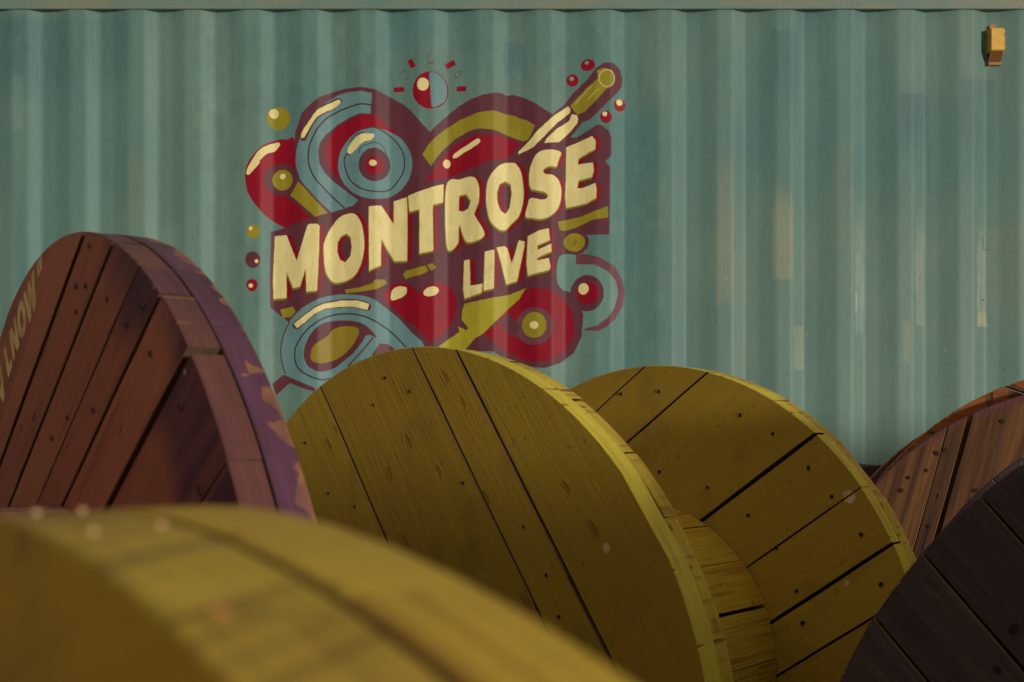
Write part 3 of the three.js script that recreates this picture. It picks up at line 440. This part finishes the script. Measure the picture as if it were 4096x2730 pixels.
// --- the yellow drum before the mural
{
  const R = 0.859, T1 = 0.056, T2 = 0.044, W = 0.956;
  const d = thing('cable_drum', 'large yellow cable drum with slatted barrel between two plank flanges, standing before the mural', 'cable drum', [-0.246, 0, -2.575], -0.764);
  const c = (o) => { o.position.y = R; return o; };
  const fg = [[-0.7, 0.004], [-0.53, 0.004], [-0.36, 0.004], [-0.18, 0.004], [0.147, 0.0025], [0.495, 0.0025], [0.614, 0.005]];
  const F = c(partGroup('front_flange', d)), dirF = -55 * R2;
  const knotsAt = [[-0.012, 0.627, 0.014], [0.257, 0.5, 0.013], [0.182, 0.719, 0.01], [0.567, 0.454, 0.014], [-0.082, 0.551, 0.012], [0.385, 0.281, 0.016], [0.099, 0.561, 0.01], [0.496, 0.533, 0.011], [-0.33, 0.62, 0.012], [-0.02, 0.387, 0.016], [-0.3, 0.66, 0.008]];
  const [m1, b1] = discTextures(1536, R, dirF, fg, yellowStyle([[0.604, 0.416, 0.009]]), { knotsAt, knots: 2 });
  layerPlanks(F, { R, t: T1, zTop: 0, dir: dirF, gaps: fg, mats: [wood(m1, b1, 0.005), yellowEdge] });
  layerPlanks(F, { R: R - 0.002, t: T2, zTop: -T1, dir: 12 * R2, gaps: [-0.7, -0.53, -0.36, -0.19, -0.02, 0.15, 0.32, 0.47, 0.61, 0.74].map((s) => [s, rr(0.003, 0.007)]), mats: [bareWood, yellowEdgeRough] });
  nailMesh(F, [[-0.14, 0.722], [-0.095, 0.788], [-0.002, 0.752], [-0.33, 0.493], [0.376, 0.446], [0.441, 0.347], [0.185, 0.536], [-0.218, 0.463], [-0.432, 0.626], [0.477, 0.263], [0.3, -0.2], [0.1, -0.4], [-0.3, 0.1], [0.6, 0.05]], 0.0006, nailMat, 0.0036);
  c(barrel(d, 0.442, -W + 0.001, -T1 - T2 - 0.001, yellowStave, 19, 0.05, { 0: 0.006, 1: 0.013, 2: 0.007, 3: 0.008, 4: 0.02 }));
  const Bk = c(partGroup('rear_flange', d)), dirB = 35 * R2, bg = [[-0.72, 0.003], [-0.56, 0.005], [-0.42, 0.004], [-0.273, 0.0022], [-0.143, 0.006], [0.022, 0.0006], [0.211, 0.0075], [0.557, 0.0025], [0.71, 0.001]];
  const [m2, b2] = discTextures(1280, R, dirB, bg, yellowStyle([[0.657, 0.484, 0.017], [0.649, 0.256, 0.008]]), { knots: 2 });
  layerPlanks(Bk, { R, t: 0.048, zTop: -W, dir: dirB, gaps: bg, mats: [wood(m2, b2, 0.005), yellowEdge] });
  layerPlanks(Bk, { R: R - 0.001, t: 0.05, zTop: -W - 0.048, dir: -50 * R2, gaps: [-0.6, -0.4, -0.2, 0, 0.2, 0.4, 0.6].map((s) => [s, 0.004]), mats: [bareWood, yellowEdgeRough] });
  nailMesh(Bk, [[0.043, 0.78], [0.326, 0.704], [0.43, 0.651], [0.539, 0.558], [0.607, 0.483], [0.69, 0.387], [0.744, 0.261], [0.216, 0.494], [0.352, 0.419], [0.504, 0.22], [0.522, 0.135], [0.044, 0.536], [-0.103, 0.777], [0.442, 0.334]], -W + 0.0006, nailMat, 0.0052);
}
// --- the yellow drum under the lens, out of focus
{
  const R = 0.735, W = 0.55;
  const d = thing('cable_drum', 'low yellow cable drum whose broad worn rim stands out of focus before the other drums', 'cable drum', [-0.184, 0, -0.384], -0.884);
  const c = (o) => { o.position.y = R; return o; };
  const fg = [-0.6, -0.45, -0.3, -0.15, 0, 0.15, 0.3, 0.45].map((s) => [s, rr(0.002, 0.006)]), dir = 20 * R2;
  const [m, b] = discTextures(768, R, dir, fg, yellowStyle([]), {}), face = wood(m, b, 0.006);
  const blotch = grainMat(({ a, s, g1, g2, big, fine, nick }) => { let k = mixc([192, 164, 54], [176, 146, 50], clamp(0.5 + big * 1.5)); k = mixc(k, [122, 98, 38], clamp(vn(a * 130 + s * 60, s * 8 + 40) * 0.9 - 0.02)); if (vn(a * 40 + 9, s * 60) > 0.88) k = [226, 148, 86]; return scale3(k, 1 + 0.06 * g2 + 0.04 * fine + 0.08 * g1); }, 0.005);
  const F = c(partGroup('front_flange', d));
  layerPlanks(F, { R, t: 0.05, zTop: 0, dir, gaps: fg, mats: [face, blotch] });
  layerPlanks(F, { R, t: 0.045, zTop: -0.0538, dir: dir + 1.57, gaps: [-0.55, -0.1, 0.1, 0.3, 0.5].map((s) => [s, 0.003]), mats: [bareWood, yellowStave] });
  const N2 = [[1.507, -0.0405], [1.499, -0.0152], [1.612, -0.0202], [1.62, -0.0395]];
  const gs = N2.map(([a, z]) => { const g = new THREE.SphereGeometry(0.0017, 8, 6); g.translate(Math.cos(a) * (R + 0.0005), Math.sin(a) * (R + 0.0005), z); return g; });
  const st = part('staple_heads', mergeGeometries(gs), new THREE.MeshStandardMaterial({ color: new THREE.Color(0.66, 0.42, 0.22), roughness: 0.5, metalness: 0 }), F); st.userData.kind = 'stuff';
  c(barrel(d, 0.33, 0.001, W - 0.001, yellowStave, 18));
  const K = c(partGroup('rear_flange', d));
  layerPlanks(K, { R, t: 0.048, zTop: W + 0.048, dir, gaps: fg, mats: [face, yellowEdge] }); layerPlanks(K, { R, t: 0.048, zTop: W + 0.097, dir: dir + 1.57, gaps: fg, mats: [face, yellowEdge] });
}
// --- the brown drum with the purple rim
{
  const R = 0.923, W = 0.62;
  const d = thing('cable_drum', 'tall brown stained cable drum with purple rim and cream hand lettering along its edge', 'cable drum', [-0.78, 0, -1.835], -0.923);
  const c = (o) => { o.position.y = R; return o; };
  const dir = 32 * R2, fg = [[-0.75, 0.004], [-0.6, 0.006], [-0.45, 0.004], [-0.3, 0.008], [-0.12, 0.005], [0.074, 0.002], [0.256, 0.013], [0.383, 0.007], [0.472, 0.0008], [0.579, 0.008], [0.691, 0.013]];
  const F = c(partGroup('front_flange', d));
  const style = ({ x, y, r, tone, g1, g2, pore, big, fine, kn, ring, crack }) => {
    let k = mixc([198, 126, 98], [176, 106, 86], clamp(0.5 + tone * 0.3 + big * 1.2)); k = mixc(k, [136, 76, 66], clamp(g1 * 0.9 - 0.05)); k = mixc(k, [192, 136, 102], clamp(-g1 * 0.9 - 0.15));
    k = mixc(k, [58, 34, 34], clamp(kn * 0.5 + crack * 0.8));
    const pu = sstep(0.84, 0.95, r / R + 0.1 * big + 0.09 * sstep(0.5, 0.8, x) - 0.2 * sstep(0.35, -0.2, x) - Math.max(0, y - 0.6) * 0.35); k = mixc(k, [98, 58, 78], pu * clamp(0.85 + g1 * 0.6));
    if (dots([[0.724, 0.639, 0.006], [0.483, 0.784, 0.005], [0.6, 0.66, 0.004]], x, y)) k = [205, 165, 140];
    return scale3(k, 1 + 0.035 * g2 + 0.03 * fine);
  };
  const [m, b] = discTextures(1280, R, dir, fg, style, { knots: 2 });
  { // cream lettering, written upwards along the edge
    const size = 1280, cv = document.createElement('canvas'); cv.width = cv.height = size; const g = cv.getContext('2d'), S = R * 1.02, X = (x) => (x / S + 1) / 2 * size, Yv = (y) => (1 - (y / S + 1) / 2) * size;
    g.fillStyle = '#fff'; g.textAlign = 'center'; g.textBaseline = 'middle';
    const L = [['V', -0.462, 0.68, 0.75], ['L', -0.402, 0.735, 0.62], ['N', -0.345, 0.772, 0.55], ['O', -0.283, 0.806, 0.5], ['W', -0.212, 0.838, 0.45], ['”', -0.135, 0.872, 0.4]];
    for (const [ch, x, y, rot] of L) { g.save(); g.translate(X(x), Yv(y)); g.rotate(-rot); g.font = 'bold 62px sans-serif'; g.strokeStyle = '#fff'; g.lineWidth = 4; g.fillText(ch, 0, 0); g.strokeText(ch, 0, 0); g.restore(); }
    const a = g.getImageData(0, 0, size, size).data, t = m.image.data;
    for (let j = 0; j < size; j++) for (let i = 0; i < size; i++) { const k = a[(j * size + i) * 4 + 3] / 255; if (!k) continue; const o = ((size - 1 - j) * size + i) * 4, w = k * clamp(0.95 + 0.4 * vn(i / 14, j / 14)); t[o] += (255 - t[o]) * w; t[o + 1] += (232 - t[o + 1]) * w; t[o + 2] += (158 - t[o + 2]) * w; }
  }
  layerPlanks(F, { R, t: 0.045, zTop: 0, dir, gaps: fg, mats: [wood(m, b, 0.006), brownEdge] });
  layerPlanks(F, { R, t: 0.045, zTop: -0.0465, dir: dir + 1.4, gaps: [-0.6, -0.4, -0.2, 0, 0.2, 0.4, 0.6].map((s) => [s, 0.002]), mats: [bareWood, purpleEdge] });
  nailMesh(F, [[0.274, 0.787], [0.433, 0.76], [0.364, 0.741], [0.47, 0.692], [0.587, 0.617], [0.654, 0.512], [-0.05, 0.575], [0.104, 0.826], [0.16, 0.82], [0.181, 0.881], [0.104, 0.783], [0.05, 0.61], [0.2, 0.62]], 0.0006, nailMat, 0.0048);
  c(barrel(d, 0.46, 0.001, W - 0.001, purpleEdge, 22));
  const K = c(partGroup('rear_flange', d));
  layerPlanks(K, { R, t: 0.045, zTop: W + 0.045, dir, gaps: fg, mats: [wood(m, b, 0.006), brownEdge] }); layerPlanks(K, { R, t: 0.045, zTop: W + 0.0915, dir: dir + 1.4, gaps: fg, mats: [purpleEdge, purpleEdge] });
}
// drums at the right
function plainDrum({ name, label, pos, yaw, R, W, Rb, dir, gaps, style, size, edge, edge2, stave, R2nd, off2 = [0, 0], nails, knots = 2, bs = 0.006 }) {
  const d = thing('cable_drum', label, 'cable drum', pos, -yaw), c = (o) => { o.position.y = R; return o; };
  const [m, b] = discTextures(size, R, dir, gaps, style, { knots }), face = wood(m, b, bs);
  const F = c(partGroup('front_flange', d));
  layerPlanks(F, { R, t: 0.046, zTop: 0, dir, gaps, mats: [face, edge] });
  layerPlanks(F, { R: R2nd ?? R, t: 0.046, zTop: -0.047, dir: dir + 1.45, gaps: [-0.6, -0.4, -0.2, 0, 0.2, 0.4, 0.6].map((s) => [s, 0.003]), mats: [edge2, edge2], cx: off2[0], cy: off2[1] });
  nailMesh(F, nails ?? randomNails(R, dir, gaps), 0.0006, nailMat, 0.006);
  c(barrel(d, Rb, -0.094 - W, -0.0945, stave, 20));
  const K = c(partGroup('rear_flange', d));
  layerPlanks(K, { R, t: 0.046, zTop: -0.095 - W, dir, gaps, mats: [face, edge] }); layerPlanks(K, { R, t: 0.046, zTop: -0.142 - W, dir: dir + 1.45, gaps, mats: [edge2, edge2] });
  return d;
}
const darkStyle = ({ tone, g1, g2, big, fine, kn, crack, r }) => { let k = mixc([96, 80, 80], [84, 68, 72], clamp(0.5 + tone * 0.4 + big * 1.3)); k = mixc(k, [66, 54, 56], clamp(g1 * 0.6 + crack)); if (vn(big * 30, g1 * 40) > 0.97) k = [110, 96, 84]; return scale3(k, 1 + 0.1 * g2 + 0.04 * fine); };
const steps = (R, first, step, w = 0.003) => { const o = []; for (let s = first; s < R - 0.03; s += step) o.push([s, w]); for (let s = first - step; s > -R + 0.03; s -= step) o.push([s, w]); return o; };
plainDrum({ label: 'near-black cable drum with a faint purple edge, standing in front of the worn brown drum', pos: [1.197, 0, -1.327], yaw: 0.45, R: 0.819, W: 0.58, Rb: 0.42, dir: -50 * R2, gaps: steps(0.819, -0.285, 0.237 / 2, 0.003), style: darkStyle, size: 768, edge: darkEdge, edge2: darkEdge, stave: darkEdge });
const wornStyle = ({ x, y, r, tone, g1, g2, pore, big, fine, kn, ring, crack }) => {
  let k = mixc([116, 76, 44], [94, 60, 36], clamp(0.5 + tone * 0.4 + big * 1.6)); k = mixc(k, [72, 44, 32], clamp(g1 * 1.5 + 0.02)); k = mixc(k, [148, 100, 56], clamp(-g1 * 1.5 - 0.18)); k = mixc(k, [110, 62, 66], sstep(0.965, 0.99, r / 0.828 + big * 0.04));
  k = mixc(k, [48, 34, 28], clamp(kn * 0.7 + crack * 0.8 + (pore > 0.75 ? 0.25 : 0))); return scale3(k, 1 + 0.09 * g2 + 0.04 * fine);
};
plainDrum({ label: 'worn brown cable drum with an orange wood rim, beside the near-black drum', pos: [1.693, 0, -3.0], yaw: 0.3, R: 0.828, W: 0.38, Rb: 0.42, dir: 75.5 * R2, gaps: [[0.542, 0.012], [0.594, 0.001], [0.36, 0.003], [0.2, 0.006], [0.02, 0.004], [-0.16, 0.006], [-0.34, 0.004], [-0.5, 0.005], [-0.66, 0.004]], style: wornStyle, size: 1024, edge: purpleEdge, edge2: orangeEdge, stave: brownEdge, R2nd: 0.846, off2: [0.062, 0.045],
  nails: [[-0.541, 0.552], [-0.491, 0.574], [-0.463, 0.625], [-0.44, 0.635], [-0.561, 0.514], [-0.483, 0.409], [-0.358, 0.517], [-0.286, 0.718], [-0.2, 0.6], [-0.1, 0.7]], bs: 0.007 });
const purpleStyle = ({ x, y, tone, g1, g2, big, fine, kn, crack }) => { let k = mixc([84, 54, 74], [70, 44, 58], clamp(0.5 + tone * 0.4 + big * 1.3)); if (dots([[0.03, 0.648, 0.018]], x, y)) k = [214, 172, 130]; return scale3(k, 1 + 0.1 * g1 + 0.06 * g2 + 0.03 * fine); };
plainDrum({ label: 'dark purple cable drum mostly hidden behind the worn brown drum, nearest the teal container', pos: [1.44, 0, -4.18], yaw: 0.0, R: 0.695, W: 0.35, Rb: 0.33, dir: 62 * R2, gaps: steps(0.695, 0.02, 0.14, 0.005), style: purpleStyle, size: 512, edge: darkEdge, edge2: darkEdge, stave: darkEdge });

// two unseen drums added off frame to block the low light lower down
plainDrum({ label: 'unseen brown cable drum added behind the photographer to shade the large yellow drum', pos: [1.5, 0, 0.05], yaw: 0.61, R: 0.8, W: 0.3, Rb: 0.4, dir: 20 * R2, gaps: steps(0.8, 0.03, 0.15, 0.004), style: wornStyle, size: 256, edge: brownEdge, edge2: brownEdge, stave: brownEdge });
plainDrum({ label: 'unseen brown purple-rimmed cable drum added beyond the near-black drum to shade the container foot', pos: [3.9, 0, -1.56], yaw: 0.61, R: 0.85, W: 0.3, Rb: 0.4, dir: 50 * R2, gaps: steps(0.85, 0.03, 0.15, 0.004), style: wornStyle, size: 256, edge: purpleEdge, edge2: purpleEdge, stave: brownEdge });

renderer.render(scene, camera);
